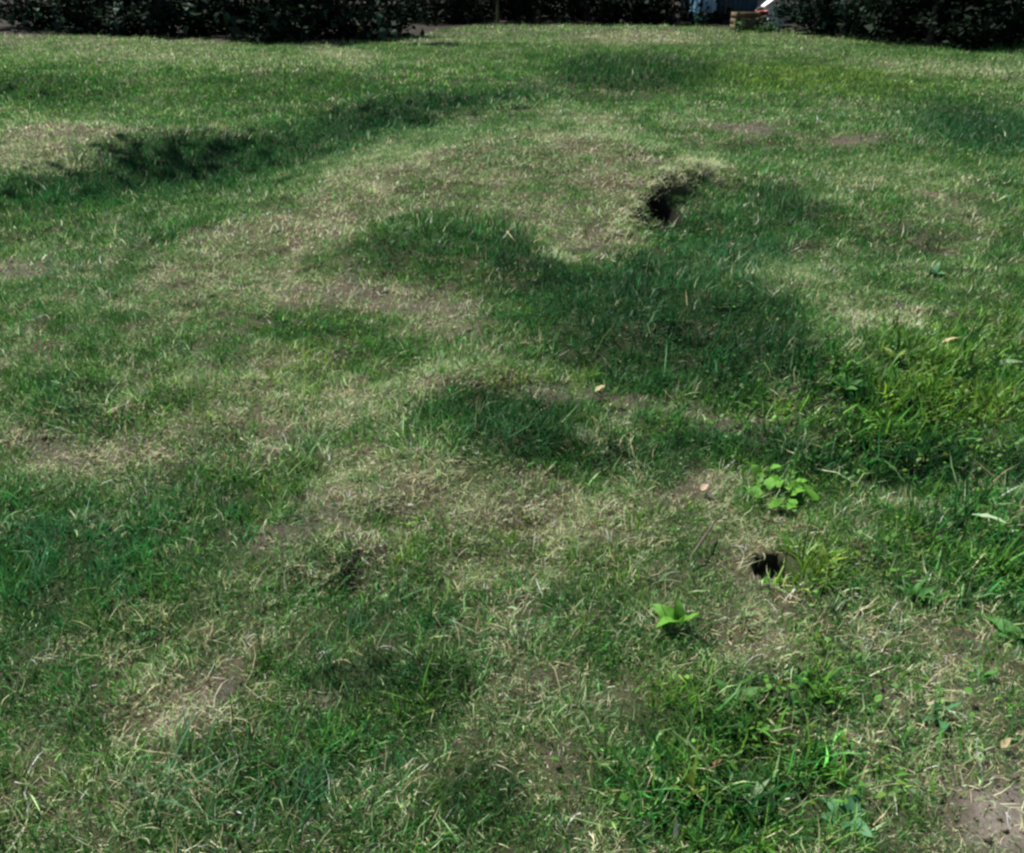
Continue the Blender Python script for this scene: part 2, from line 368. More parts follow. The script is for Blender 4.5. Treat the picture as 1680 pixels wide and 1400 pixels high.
obj('ground', tri_mesh('ground', np.stack([gx, gy, gz], -1).reshape(-1, 3), tris, gc, True), gm, kind='structure')

# ------------------------------------------------------------------ the lawn's grass
def ramp(D, Lh, Yl, n):
    """one colour per blade: fresh green, bluish, yellow-green, straw or dead brown"""
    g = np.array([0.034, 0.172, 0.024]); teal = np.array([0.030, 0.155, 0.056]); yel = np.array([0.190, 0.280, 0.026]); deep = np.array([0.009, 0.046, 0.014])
    straw = np.array([0.64, 0.55, 0.33]); pale = np.array([0.43, 0.54, 0.28]); brown = np.array([0.15, 0.105, 0.058])
    r = rng.random(n)
    c = g[None] + np.zeros((n, 3))
    kt = np.clip(-Yl + 0.35 * rng.random(n), 0, 1)[:, None]; c = c + (teal - c) * kt
    ky = np.clip(Yl * 0.8 + 0.5 * rng.random(n) ** 3, 0, 1)[:, None]; c = c + (yel - c) * ky
    kd = np.clip(Lh * 1.1 - 0.12, 0, 0.97)[:, None] * (0.7 + 0.3 * rng.random(n)[:, None]); c = c + (deep - c) * kd  # deep green of lush grass, also carries the painted shade
    kind = rng.random(n)
    dead = np.where(kind[:, None] < 0.54, straw, np.where(kind[:, None] < 0.87, pale, brown))
    isdead = r < np.clip((D - 0.10) * 1.05, 0.01, 0.86)
    half = (~isdead) & (rng.random(n) < D * 0.7)
    c = np.where(isdead[:, None], dead, c)
    c = np.where(half[:, None], 0.6 * c + 0.4 * pale, c)
    return np.minimum(c * np.exp(rng.normal(0, 0.46, (n, 1))), 0.75), isdead

def sow(y0, y1, dens):
    """random places on the lawn within the view and a little beyond"""
    n = int(dens * (y1 - y0) * (1.155 * (0.886 * y1 + 0.665) + 1.2))
    x = rng.uniform(-1, 1, n) * (0.5775 * (0.886 * y1 + 0.665) + 0.6); y = rng.uniform(y0, y1, n)
    m = np.abs(x) < 0.5775 * (0.886 * y + 0.665) + 0.5
    return x[m], y[m]

grass = []
BANDS = [(0.85, 1.7, 19000, 3), (1.7, 2.5, 15500, 3), (2.5, 3.4, 11500, 3), (3.4, 4.6, 6800, 2), (4.6, 6.2, 4700, 2), (6.2, 8.5, 3700, 2),
         (8.5, 11.5, 2200, 2), (11.5, 16, 1400, 2), (16, 22, 800, 1), (22, 28, 320, 1)]
for y0, y1, dens, nseg in BANDS:
    x, y = sow(y0, y1, dens)
    z = height(x, y)
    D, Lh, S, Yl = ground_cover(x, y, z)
    near = 1 - 0.6 * sstep(3, 10, y)
    clump = (0.7 * noise(x, y, 0.045, 71) + 0.85 * noise(x, y, 0.12, 72)) * near
    D = np.clip(0.88 * D + (0.42 * noise(x, y, 0.055, 73) + 0.36 * noise(x, y, 0.14, 74)) * (0.35 + 0.65 * near) * (1 - 0.75 * np.clip(Lh, 0, 1)), 0, 1)
    Yl = np.clip(Yl + 0.35 * noise(x, y, 0.08, 75), -1, 1)
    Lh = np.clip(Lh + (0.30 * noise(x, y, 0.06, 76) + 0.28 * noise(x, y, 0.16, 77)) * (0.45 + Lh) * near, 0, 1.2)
    bx, by = project(x, y, z)
    Br = np.zeros(len(x))
    for p in ((1450, 680, 220, 130), (1590, 900, 150, 110), (1330, 1220, 200, 130), (1180, 1310, 190, 90), (1345, 935, 80, 50), (1620, 600, 90, 80)):
        Br = np.maximum(Br, np.exp(-(((bx - p[0]) / p[2]) ** 2 + ((by - p[1]) / p[3]) ** 2) ** 1.5))
    keep = rng.random(len(x)) > np.clip(S * 1.1 - 0.15, 0, 0.9)
    keep &= np.hypot(x - HOLE[0], y - HOLE[1]) > HOLE[2] * 1.7
    bl = (x - BUR[0]) * ca + (y - BUR[1]) * sa; bt = -(x - BUR[0]) * sa + (y - BUR[1]) * ca
    keep &= np.hypot(bl / 0.16, bt / 0.10) > 1.0
    keep &= rng.random(len(x)) < 0.82 + 0.5 * clump
    keep &= y < lawn_edge(x) + rng.uniform(-0.3, 0.5, len(x))
    x, y, z, D, Lh, S, Yl, clump, Br = [v[keep] for v in (x, y, z, D, Lh, S, Yl, clump, Br)]
    n = len(x)
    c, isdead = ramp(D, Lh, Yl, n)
    f = (y0 + y1) / 2
    wid = (0.0026 + 0.00075 * max(f - 1.5, 0)) * np.exp(rng.normal(0, 0.25, n)) * np.where(rng.random(n) < 0.65, 1 + 1.2 * Br, 1)
    ln = (0.031 + 0.030 * Lh + 0.020 * Br) * (1 + 0.55 * clump) * np.exp(rng.normal(0, 0.35, n)) * (1 + 0.02 * max(f - 4, 0))
    ln = np.where(isdead, ln * 1.05, ln); wid = np.where(isdead, wid * (0.62 if f < 5 else 0.8), wid)
    tilt = np.abs(rng.normal(0.45, 0.35, n)); tilt = np.where(isdead, np.abs(rng.normal(0.85, 0.4, n)), tilt)
    curl = rng.normal(0.7, 0.5, n)
    flow = fbm(x, y, 0.25, 81, 2) * 3.5
    az = np.where(rng.random(n) < 0.45, flow + rng.normal(0, 1.0, n), rng.uniform(0, 2 * np.pi, n))
    root = np.stack([x, y, z - 0.004], 1)
    tip = np.where((rng.random(n) < 0.15)[:, None], 0.5 * c + 0.5 * np.array([0.28, 0.24, 0.12]), c)
    grass.append(blade_arrays(root, az, tilt, curl, ln, wid, c, nseg, tip, rng.uniform(-1.2, 1.2, n), rng.normal(0, 0.55, n)))
n = 620
tl = rng.uniform(0.12, 0.98, n); seg_ = tl * (len(LIP) - 1); i0 = np.minimum(seg_.astype(int), len(LIP) - 2)
lp = LIP[i0] + (LIP[i0 + 1] - LIP[i0]) * (seg_ - i0)[:, None] + rng.normal(0, 0.035, (n, 2)) + np.array([-0.03, 0.02])
c, isdead = ramp(np.full(n, 0.75), np.full(n, 0.1), np.zeros(n), n)
grass.append(blade_arrays(np.stack([lp[:, 0], lp[:, 1], height(lp[:, 0], lp[:, 1]) - 0.002], 1), -0.55 + rng.normal(0, 0.5, n), np.abs(rng.normal(0.9, 0.3, n)), rng.normal(1.2, 0.4, n),
                          rng.uniform(0.05, 0.11, n), rng.uniform(0.003, 0.0055, n), c, 3, None, rng.uniform(-0.8, 0.8, n), rng.normal(0, 0.4, n)))
gv, gt, gcol = join(grass)
print('grass triangles', len(gt))
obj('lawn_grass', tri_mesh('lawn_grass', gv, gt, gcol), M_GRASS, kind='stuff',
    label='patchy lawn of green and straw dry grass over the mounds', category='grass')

# small broad-leaved cover in the weedy right-hand part
x, y = sow(0.85, 5.2, 5200)
z = height(x, y); bx, by = project(x, y, z)
w_ = np.zeros(len(x))
for p in ((1430, 660, 240, 130, .5), (1590, 900, 150, 110, .5), (1330, 1230, 200, 130, .5), (1180, 1310, 190, 100, .5), (1345, 935, 90, 60, .5), (1640, 600, 90, 80, .5), (1500, 760, 230, 50, .5), (1640, 1080, 70, 60, .3)):
    w_ = np.maximum(w_, p[4] * np.exp(-(((bx - p[0]) / p[2]) ** 2 + ((by - p[1]) / p[3]) ** 2) ** 1.5))
w_ *= np.clip(0.5 + 1.2 * noise(x, y, 0.10, 97) + 0.5 * noise(x, y, 0.3, 98), 0, 1.3)
k_ = (rng.random(len(x)) < w_) & (np.hypot(x - HOLE[0], (y - HOLE[1]) / 1.35) > HOLE[2] * 1.7)
x, y, z = x[k_], y[k_], z[k_]; n = len(x)
Lf = 0.014 * np.exp(np.clip(rng.normal(0, 0.35, n), -1, 0.5)); ang = rng.uniform(0, 6.283, n); pit = rng.normal(0.25, 0.4, n); rol = rng.normal(0, 0.45, n)
shape = np.array([(-0.5, 0, 0), (-0.15, 0.30, 0.05), (0.25, 0.27, 0.03), (0.55, 0, -0.08), (0.25, -0.27, 0.03), (-0.15, -0.30, 0.05)])
sx_ = shape[None, :, 0] * Lf[:, None]; sy_ = shape[None, :, 1] * Lf[:, None] * rng.uniform(0.6, 1.2, (n, 1)); sz_ = shape[None, :, 2] * Lf[:, None] + sx_ * np.sin(pit)[:, None] + sy_ * np.sin(rol)[:, None]
sx_ = sx_ * np.cos(pit)[:, None]
hv = np.stack([sx_ * np.cos(ang)[:, None] - sy_ * np.sin(ang)[:, None] + x[:, None], sx_ * np.sin(ang)[:, None] + sy_ * np.cos(ang)[:, None] + y[:, None], sz_ + (z + rng.uniform(0.008, 0.045, n))[:, None]], 2)
ht = np.array([(0, 5, 1), (1, 5, 4), (1, 4, 2), (2, 4, 3)])[None] + (np.arange(n) * 6)[:, None, None]
hc = np.array([0.055, 0.165, 0.022])[None] * np.exp(rng.normal(0, 0.4, (n, 1))) + np.array([0.05, 0.03, 0.0])[None] * rng.random((n, 1)) ** 3
obj('ground_cover', tri_mesh('ground_cover', hv.reshape(-1, 3), ht.reshape(-1, 3), np.repeat(hc, 6, 0)), M_GRASS, kind='stuff',
    label='low cover of small broad leaves in the weedy right-hand turf', category='ground cover')

# short matted undergrowth between the blades: instanced little mats of living and dead grass, one uncountable mass
mats = bpy.data.collections.new('undergrowth_mats')
r_save = rng
def mat_proto(k, name):
    n = 80
    a, r = rng.uniform(0, 2 * np.pi, n), 0.07 * np.sqrt(rng.random(n))
    root = np.stack([r * np.cos(a), r * np.sin(a), np.full(n, -0.004)], 1)
    dry, lush = ((0.95, 0), (0.8, 0), (0.55, 0.1), (0.35, 0.2), (0.12, 0.4), (0.05, 0.9))[k]
    c, isdead = ramp(np.full(n, dry), np.full(n, lush), rng.uniform(-0.5, 0.5, n), n)
    tilt = np.where(isdead, np.abs(rng.normal(1.25, 0.25, n)), np.abs(rng.normal(0.6, 0.4, n)))
    arr = blade_arrays(root, rng.uniform(0, 2 * np.pi, n), tilt, rng.normal(0.5, 0.6, n), rng.uniform(0.016, 0.042, n),
                       np.where(isdead, 0.7, 1.0) * rng.uniform(0.0013, 0.0030, n), c, 2, None, rng.uniform(-1.5, 1.5, n), rng.normal(0, 0.9, n))
    o = bpy.data.objects.new(name, tri_mesh(name, *arr)); o.data.materials.append(M_GRASS)
    mats.objects.link(o)
for k in range(6): mat_proto(k, 'mat_%02d' % k)

PX = []
for y0, y1, dens in ((0.85, 2.6, 900), (2.6, 5, 560), (5, 8, 240), (8, 13, 70), (13, 20, 26)):
    x, y = sow(y0, y1, dens)
    z = height(x, y)
    D, Lh, S, Yl = ground_cover(x, y, z)
    D = 0.88 * D + (0.36 * noise(x, y, 0.07, 91) + 0.32 * noise(x, y, 0.15, 92)) * (1 - 0.75 * np.clip(Lh, 0, 1))
    keep = (rng.random(len(x)) > np.clip(S * 0.9 - 0.1, 0, 0.75)) & (np.hypot(x - HOLE[0], y - HOLE[1]) > HOLE[2] + 0.10)
    bl = (x - BUR[0]) * ca + (y - BUR[1]) * sa; bt = -(x - BUR[0]) * sa + (y - BUR[1]) * ca
    keep &= np.hypot(bl / 0.16, bt / 0.11) > 1.35
    keep &= (noise(x, y, 0.09, 93) > -0.45) | (y > 6)
    x, y, z, D, Lh, S = [v[keep] for v in (x, y, z, D, Lh, S)]
    n = len(x)
    var = np.clip(np.round((1.02 - D - 0.3 * S) * 5.0 + Lh * 1.2 + rng.normal(0, 1.1, n)), 0, 5).astype(np.int32)
    PX.append((np.stack([x, y, z], 1), var, (0.8 + 0.12 * (y0 - 0.85)) * rng.uniform(0.7, 1.35, n), rng.uniform(0, 6.283, n)))
pts = np.concatenate([p[0] for p in PX]); me = bpy.data.meshes.new('lawn_undergrowth')
me.vertices.add(len(pts)); me.vertices.foreach_set('co', pts.astype(np.float32).ravel())
for nm, ty, k in (('variant', 'INT', 1), ('size', 'FLOAT', 2), ('turn', 'FLOAT', 3)):
    at = me.attributes.new(nm, ty, 'POINT'); at.data.foreach_set('value', np.concatenate([p[k] for p in PX]).astype(np.int32 if ty == 'INT' else np.float32))
under = obj('lawn_undergrowth', me, None, kind='stuff', label='short matted living and dead grass between the longer blades', category='grass')
ng = bpy.data.node_groups.new('undergrowth', 'GeometryNodeTree')
ng.interface.new_socket('Geometry', in_out='INPUT', socket_type='NodeSocketGeometry')
ng.interface.new_socket('Geometry', in_out='OUTPUT', socket_type='NodeSocketGeometry')
N = ng.nodes.new
gi, go = N('NodeGroupInput'), N('NodeGroupOutput')
m2p = N('GeometryNodeMeshToPoints'); iop = N('GeometryNodeInstanceOnPoints'); ci = N('GeometryNodeCollectionInfo')
ci.inputs['Collection'].default_value = mats; ci.inputs['Separate Children'].default_value = True; ci.inputs['Reset Children'].default_value = True
def named(nm, ty):
    a = N('GeometryNodeInputNamedAttribute'); a.data_type = ty; a.inputs['Name'].default_value = nm
    return a.outputs['Attribute']
cx = N('ShaderNodeCombineXYZ')
ng.links.new(named('turn', 'FLOAT'), cx.inputs[2])
e2r = N('FunctionNodeEulerToRotation'); ng.links.new(cx.outputs[0], e2r.inputs[0])
ng.links.new(gi.outputs[0], m2p.inputs[0]); ng.links.new(m2p.outputs[0], iop.inputs['Points'])
ng.links.new(ci.outputs[0], iop.inputs['Instance']); iop.inputs['Pick Instance'].default_value = True
ng.links.new(named('variant', 'INT'), iop.inputs['Instance Index'])
ng.links.new(e2r.outputs[0], iop.inputs['Rotation']); ng.links.new(named('size', 'FLOAT'), iop.inputs['Scale'])
ng.links.new(iop.outputs[0], go.inputs[0])
mod = under.modifiers.new('undergrowth', 'NODES'); mod.node_group = ng

# ------------------------------------------------------------------ background: hedge, wood, sheds
def thing(name, label, cat, loc, rz=0.0, group=None):
    o = bpy.data.objects.new(name, None); COL.objects.link(o)
    o.location = loc; o.rotation_euler = (0, 0, rz); o['label'] = label; o['category'] = cat
    if group: o['group'] = group
    return o

def leaf_cloud(centres, radii, counts, size, base, sd, flat=0.55):
    """many small pointed leaves spread through clumps; returns verts, tris, tints"""
    Vs, Ts, Cs, o = [], [], [], 0
    for c, r, n in zip(centres, radii, counts):
        d = rng.normal(0, 1, (n, 3)); d /= np.linalg.norm(d, axis=1)[:, None]
        p = np.asarray(c) + d * (rng.random((n, 1)) ** 0.45) * np.asarray(r)
        u = rng.normal(0, 1, (n, 3)); u[:, 2] *= flat; u /= np.linalg.norm(u, axis=1)[:, None]
        w = np.cross(u, rng.normal(0, 0.5, (n, 3)) + [0, 0, 1.0]); w /= np.linalg.norm(w, axis=1)[:, None] + 1e-9
        L = (size * np.exp(rng.normal(0, 0.3, n)))[:, None]
        v = np.stack([p - u * L * 0.5, p + w * L * 0.32, p + u * L * 0.6, p - w * L * 0.32], 1)
        t = np.array([(0, 1, 2), (0, 2, 3)])[None] + (np.arange(n) * 4 + o)[:, None, None]
        col = np.asarray(base) * np.exp(rng.normal(0, sd, (n, 1))) * np.exp(rng.normal(0, 0.12))
        Vs.append(v.reshape(-1, 3)); Ts.append(t.reshape(-1, 3)); Cs.append(np.repeat(col, 4, 0)); o += 4 * n
    return np.concatenate(Vs), np.concatenate(Ts), np.concatenate(Cs)

def tube(path, radii, seg=7):
    V, T = [], []
    path = [Vector(p) for p in path]
    for i, p in enumerate(path):
        d = (path[min(i + 1, len(path) - 1)] - path[max(i - 1, 0)]).normalized()
        a = d.orthogonal().normalized(); b = d.cross(a)
        for k in range(seg):
            an = 2 * math.pi * k / seg
            V.append(p + (a * math.cos(an) + b * math.sin(an)) * radii[i])
    for i in range(len(path) - 1):
        for k in range(seg):
            q0, q1 = i * seg + k, i * seg + (k + 1) % seg
            T += [(q0, q1, q1 + seg), (q0, q1 + seg, q0 + seg)]
    return np.array(V), np.array(T), np.zeros((len(V), 3))

M_BARK = rough_mat('bark', (0.035, 0.028, 0.020), (0.11, 0.09, 0.065), 14, 0.7)
M_STEM = rough_mat('green_stem', (0.07, 0.08, 0.025), (0.14, 0.14, 0.05), 20, 0.2)

def big_leaf_mesh(name, L, W, fold=0.25, droop=0.5, seg=5, wav=0.0, point=0.6):
    """one broad leaf lying along +X from its stalk: folded on the midrib, drooping at the tip"""
    V, T = [], []
    for i in range(seg + 1):
        t = i / seg
        w = W * 0.5 * max(0.04, math.sin(math.pi * min(0.97, t ** point * 0.97 + 0.02))) if i < seg else 0.003 * W
        if i == 0: w = W * 0.07
        x = L * t; z = L * (0.35 * t - droop * t * t)
        V += [(x, -w, z + fold * w + wav * W * math.sin(i * 2.3)), (x, 0, z), (x, w, z + fold * w + wav * W * math.cos(i * 2.9))]
    for i in range(seg):
        a = 3 * i
        for b in (0, 1): T += [(a + b, a + b + 3, a + b + 4), (a + b, a + b + 4, a + b + 1)]
    return tri_mesh(name, V, T, None, True)

def plant(name, label, cat, x, y, h, spread, stems, leaf, tone, crown_from=0.15, group=None, sd=0.45, nleaf=1500, bark=None, trunk_r=0.02):
    z = float(height(x, y))
    t = thing(name, label, cat, (x, y, z), 0, group)
    cs, rs, ns = [], [], []
    parts = []
    for k in range(stems):
        a = rng.uniform(0, 2 * math.pi); r = spread * (0.15 + 0.6 * rng.random()) if stems > 1 else spread * 0.08
        path = [(0.08 * r * math.cos(a), 0.08 * r * math.sin(a), -0.1)]
        for q in range(1, 5):
            f = q / 4
            path.append((r * f ** 1.3 * math.cos(a + 0.2 * q), r * f ** 1.3 * math.sin(a + 0.2 * q), h * f * rng.uniform(0.75, 0.95)))
        parts.append(tube(path, [trunk_r * (1 - 0.2 * q) for q in range(5)]))
    for q, p in enumerate(parts):
        obj('trunk' if stems == 1 else 'stem', tri_mesh('stem', p[0], p[1], None, True), bark or M_BARK, t)
    m = 20
    for q in range(m):
        a = rng.uniform(0, 2 * math.pi); rr = spread * math.sqrt(rng.random())
        zz = h * (crown_from + (1 - crown_from) * (rng.random() if q < 12 or crown_from > 0.1 else 0.22 * rng.random()))
        cs.append((rr * math.cos(a), rr * math.sin(a), zz)); k = spread * rng.uniform(0.25, 0.5)
        rs.append((k, k, k * 0.75)); ns.append(nleaf // m)
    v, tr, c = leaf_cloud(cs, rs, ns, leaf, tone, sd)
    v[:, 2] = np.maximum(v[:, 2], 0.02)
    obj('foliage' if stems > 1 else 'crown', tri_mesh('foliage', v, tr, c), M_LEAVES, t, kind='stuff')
    return t

M_BIGLEAF = leaf_mat('hedge_leaf', (0.014, 0.036, 0.018), 0.12, 0.012, 0.5, 0.35)
leafm = [big_leaf_mesh('hedge_leaf', 0.20, 0.15, 0.2, 0.7, 4, 0.05), big_leaf_mesh('hedge_leaf', 0.16, 0.13, 0.3, 0.5, 4, 0.06), big_leaf_mesh('hedge_leaf', 0.24, 0.15, 0.15, 0.9, 4, 0.05)]

HED = [(-12.4, 23.6, 'dark hedge shrub at the far left corner above the shaded grass'), (-10.2, 22.9, 'dark hedge shrub with dim teal leaves, second from the far left corner'),
       (-8.3, 22.0, 'dark hedge shrub with broad hanging leaves above the wide dry strip'), (-6.6, 21.4, 'black shaded hedge shrub between the teal-leaved one and the hedge end'),
       (-5.0, 20.6, 'blackest hedge shrub with one round pale leaf low on its face'), (-3.7, 20.4, 'last hedge shrub, at the right end of the hedge by the pale dry edge')]
for i, (x, y, lab) in enumerate(HED):
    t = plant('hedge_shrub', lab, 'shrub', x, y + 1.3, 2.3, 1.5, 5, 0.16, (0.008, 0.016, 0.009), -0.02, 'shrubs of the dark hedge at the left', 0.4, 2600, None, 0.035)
    for k in range(9):
        a = rng.uniform(-2.6, -0.5)
        o = obj('leaf', leafm[k % 3], M_BIGLEAF, t)
        o.location = (1.5 * math.cos(a) + rng.uniform(-0.3, 0.3), 1.45 * math.sin(a), rng.uniform(0.15, 0.75))
        o.rotation_euler = (rng.uniform(-0.7, 0.7), rng.uniform(0.1, 1.2), a + rng.uniform(-0.7, 0.7)); o.scale = [rng.uniform(0.8, 1.3)] * 3

MID = [(-2.4, 28.0, 'dark low shrub right behind the end of the hedge'), (-1.0, 29.0, 'dark shrub left of the slender yellow-green sapling'), (0.6, 29.3, 'dark shrub behind the slender sapling'),
       (2.2, 29.3, 'dark shrub right of the sapling under the wood'), (3.7, 29.0, 'dark shrub two to the right of the sapling'), (4.6, 28.8, 'dark shrub left of the pale blue sheet')]
for x, y, lab in MID:
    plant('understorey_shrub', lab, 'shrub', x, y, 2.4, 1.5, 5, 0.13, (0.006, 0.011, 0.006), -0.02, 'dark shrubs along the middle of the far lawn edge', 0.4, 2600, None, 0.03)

sap = hit(817, 38)
plant('sapling', 'slender yellow-green sapling standing before the dark wood', 'sapling', sap.x, sap.y, 1.9, 0.7, 1, 0.10, (0.06, 0.12, 0.03), 0.33, None, 0.4, 320, M_STEM, 0.05)

RIGHT = [(1356, 58, 2.4, 'grey-green bush just right of the white hut'), (1410, 62, 2.6, 'teal-green bush in the middle of the bushes right of the white hut'),
         (1462, 64, 2.8, 'teal-green bush next to the tree with the pale trunk')]
for px, py, h, lab in RIGHT:
    p = hit(px, py)
    plant('bush', lab, 'bush', p.x, p.y + 0.9, h, 1.15, 5, 0.12, (0.012, 0.026, 0.017), -0.02, 'bushes at the right edge of the lawn', 0.5, 2600, None, 0.03)
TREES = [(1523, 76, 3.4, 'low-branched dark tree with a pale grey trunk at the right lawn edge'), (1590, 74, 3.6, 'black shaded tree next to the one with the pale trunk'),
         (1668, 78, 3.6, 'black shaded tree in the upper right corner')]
M_PALEBARK = rough_mat('pale_bark', (0.03, 0.026, 0.02), (0.09, 0.075, 0.06), 12, 0.6)
for i, (px, py, h, lab) in enumerate(TREES):
    p = hit(px, py)
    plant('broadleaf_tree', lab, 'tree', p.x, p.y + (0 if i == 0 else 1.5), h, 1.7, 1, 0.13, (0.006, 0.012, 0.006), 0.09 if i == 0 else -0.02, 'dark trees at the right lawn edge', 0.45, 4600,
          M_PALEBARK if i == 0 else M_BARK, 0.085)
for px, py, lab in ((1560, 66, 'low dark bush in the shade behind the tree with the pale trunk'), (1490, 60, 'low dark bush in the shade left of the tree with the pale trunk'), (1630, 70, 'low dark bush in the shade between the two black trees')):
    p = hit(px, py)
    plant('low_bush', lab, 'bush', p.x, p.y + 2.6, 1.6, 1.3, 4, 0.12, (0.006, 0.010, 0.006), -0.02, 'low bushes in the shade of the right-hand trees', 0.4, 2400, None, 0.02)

# the wood behind everything, one dark mass
cs, rs, ns = [], [], []
for k in range(420):
    x = rng.uniform(-32, 34); y = rng.uniform(30, 38) + 0.02 * x * x * 0.2
    if 7.2 < x < 9.6 and y < 36: continue
    z = float(height(x, y)) + 6.5 * rng.random() ** 1.5
    cs.append((x, y, z)); rs.append((1.5, 1.3, 1.0)); ns.append(75)
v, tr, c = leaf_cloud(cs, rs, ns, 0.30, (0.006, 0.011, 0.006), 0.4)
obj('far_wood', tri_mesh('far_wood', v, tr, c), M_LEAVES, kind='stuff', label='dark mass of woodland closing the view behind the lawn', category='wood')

# unseen tree added left of the frame, crown clumps set to shade the hollow
shade = thing('shade_tree', 'unseen tree added on the left of the lawn to shade the hollow', 'tree', (-11.5, 11.6, float(height(-11.5, 11.6))))
tv, tt, _ = tube([(0, 0, -0.2), (0.15, 0, 1.5), (0.4, -0.1, 3.2), (1.6, -0.2, 4.9), (4.2, -0.3, 6.6)], [0.19, 0.16, 0.13, 0.09, 0.04], 9)
obj('trunk', tri_mesh('trunk', tv, tt, None, True), M_BARK, shade)
cs, rs, ns = [], [], []
tgt = [(330, 258, 1), (250, 280, 1), (420, 250, 1), (170, 285, .7), (480, 300, .5), (620, 203, 1), (690, 186, .6), (60, 325, .6), (790, 165, .4), (30, 140, .5), (90, 165, .4)]
for k, g in enumerate(tgt):
    hgt = 6.0 + 1.4 * ((k * 5) % 4) / 3
    q = hit(g[0], g[1]) + to_sun * (hgt / to_sun.z)
    cs.append((q.x + 11.5, q.y - 11.6, q.z)); rs.append((0.8, 0.8, 0.6)); ns.append(int(105 * g[2]))
v, tr, c = leaf_cloud(cs, rs, ns, 0.13, (0.03, 0.06, 0.02), 0.35)
obj('crown', tri_mesh('crown', v, tr, c), M_LEAVES, shade, kind='stuff')

# crumbs of dry earth on the bare places
V, T, o_ = [], [], 0
octa = np.array([(1, 0, 0), (-1, 0, 0), (0, 1, 0), (0, -1, 0), (0, 0, 1), (0, 0, -1)], float)
otri = np.array([(0, 2, 4), (2, 1, 4), (1, 3, 4), (3, 0, 4), (2, 0, 5), (1, 2, 5), (3, 1, 5), (0, 3, 5)])
x, y = sow(0.85, 5.0, 2600)
z = height(x, y); D, Lh, S, Yl = ground_cover(x, y, z)
k_ = rng.random(len(x)) < np.clip(S - 0.25, 0, 1)
k_ &= np.hypot(x - HOLE[0], y - HOLE[1]) > HOLE[2] * 1.2
x, y, z = x[k_], y[k_], z[k_]
sz = 0.0022 * np.exp(rng.normal(0.2, 0.6, len(x)))
vv = octa[None] * sz[:, None, None] * rng.uniform(0.6, 1.3, (len(x), 6, 1)) + np.stack([x, y, z + sz * 0.3], 1)[:, None]
tr = otri[None] + (np.arange(len(x)) * 6)[:, None, None]
M_CRUMB = rough_mat('dry_earth', (0.06, 0.048, 0.036), (0.15, 0.125, 0.10), 60, 0.5)
obj('soil_crumbs', tri_mesh('soil_crumbs', vv.reshape(-1, 3), tr.reshape(-1, 3)), M_CRUMB, kind='stuff', label='dry crumbs of earth on the bare places', category='soil')

# ------------------------------------------------------------------ small buildings and garden things beyond the lawn
def box_arr(x0, x1, y0, y1, z0, z1):
    V = np.array([(x, y, z) for z in (z0, z1) for y in (y0, y1) for x in (x0, x1)], float)
    T = np.array([(0, 1, 5), (0, 5, 4), (1, 3, 7), (1, 7, 5), (3, 2, 6), (3, 6, 7), (2, 0, 4), (2, 4, 6), (4, 5, 7), (4, 7, 6), (0, 2, 3), (0, 3, 1)])
    return V, T
def block(name, dims, mat, parent, bevel=0.004):
    V, T = box_arr(*dims)
    o = obj(name, tri_mesh(name, V, T), mat, parent)
    if bevel:
        m = o.modifiers.new('bevel', 'BEVEL'); m.width = bevel; m.segments = 1
    return o
def board_wall(parent, name, x0, x1, y, z0, z1, n, mat, depth=0.02, axis_y=False):
    """upright boards side by side, each its own piece, sharing one mesh"""
    w = (x1 - x0) / n
    me = None
    for k in range(n):
        a, bb = -w / 2 + 0.003, w / 2 - 0.003
        if me is None:
            V, T = box_arr(a, bb, -depth / 2, depth / 2, z0, z1); me = tri_mesh(name, V, T); me.materials.append(mat)
        o = obj(name, me, None, parent); c = x0 + (k + 0.5) * w
        o.location = (c, y + 0.003 * (k % 3 - 1), 0.004 * (k * 7 % 5))
    return me

M_SLATE = rough_mat('slate_blue_paint', (0.028, 0.060, 0.090), (0.045, 0.085, 0.115), 6, 0.2, 0.7)
M_SHEET = leaf_mat('pale_blue_cloth', (0.52, 0.70, 0.80), 0.5, 0.0, 0.6, 0.06)
M_WHITE = rough_mat('white_paint', (0.78, 0.80, 0.72), (0.88, 0.88, 0.82), 5, 0.15, 0.6)
M_ROOF = rough_mat('brown_felt', (0.060, 0.045, 0.032), (0.11, 0.08, 0.06), 20, 0.5)
M_CRATE = rough_mat('ochre_wood', (0.05, 0.040, 0.022), (0.17, 0.125, 0.06), 9, 0.4)
M_RED = rough_mat('red_plastic', (0.36, 0.03, 0.02), (0.48, 0.05, 0.035), 3, 0.1, 0.45)
M_GREY = rough_mat('grey_paint', (0.34, 0.37, 0.36), (0.50, 0.53, 0.52), 5, 0.15, 0.6)

p = hit(1216, 46)
sh = thing('garden_shed', 'dark slate-blue board shed standing behind the ochre crate and red bucket', 'shed', (p.x, p.y + 2.6, float(height(p.x, p.y + 2.6)) - 0.05))
board_wall(sh, 'board', -0.95, 0.95, -0.02, 0.0, 2.0, 14, M_SLATE)
block('wall', (-0.95, 0.95, 0.0, 1.6, 0.0, 2.0), M_SLATE, sh)
block('corner_post', (-1.0, -0.955, -0.045, 0.0, 0.0, 2.02), M_SLATE, sh); block('corner_post', (0.955, 1.0, -0.045, 0.0, 0.0, 2.02), M_SLATE, sh)
block('roof', (-1.12, 1.12, -0.25, 1.8, 2.03, 2.10), M_ROOF, sh)

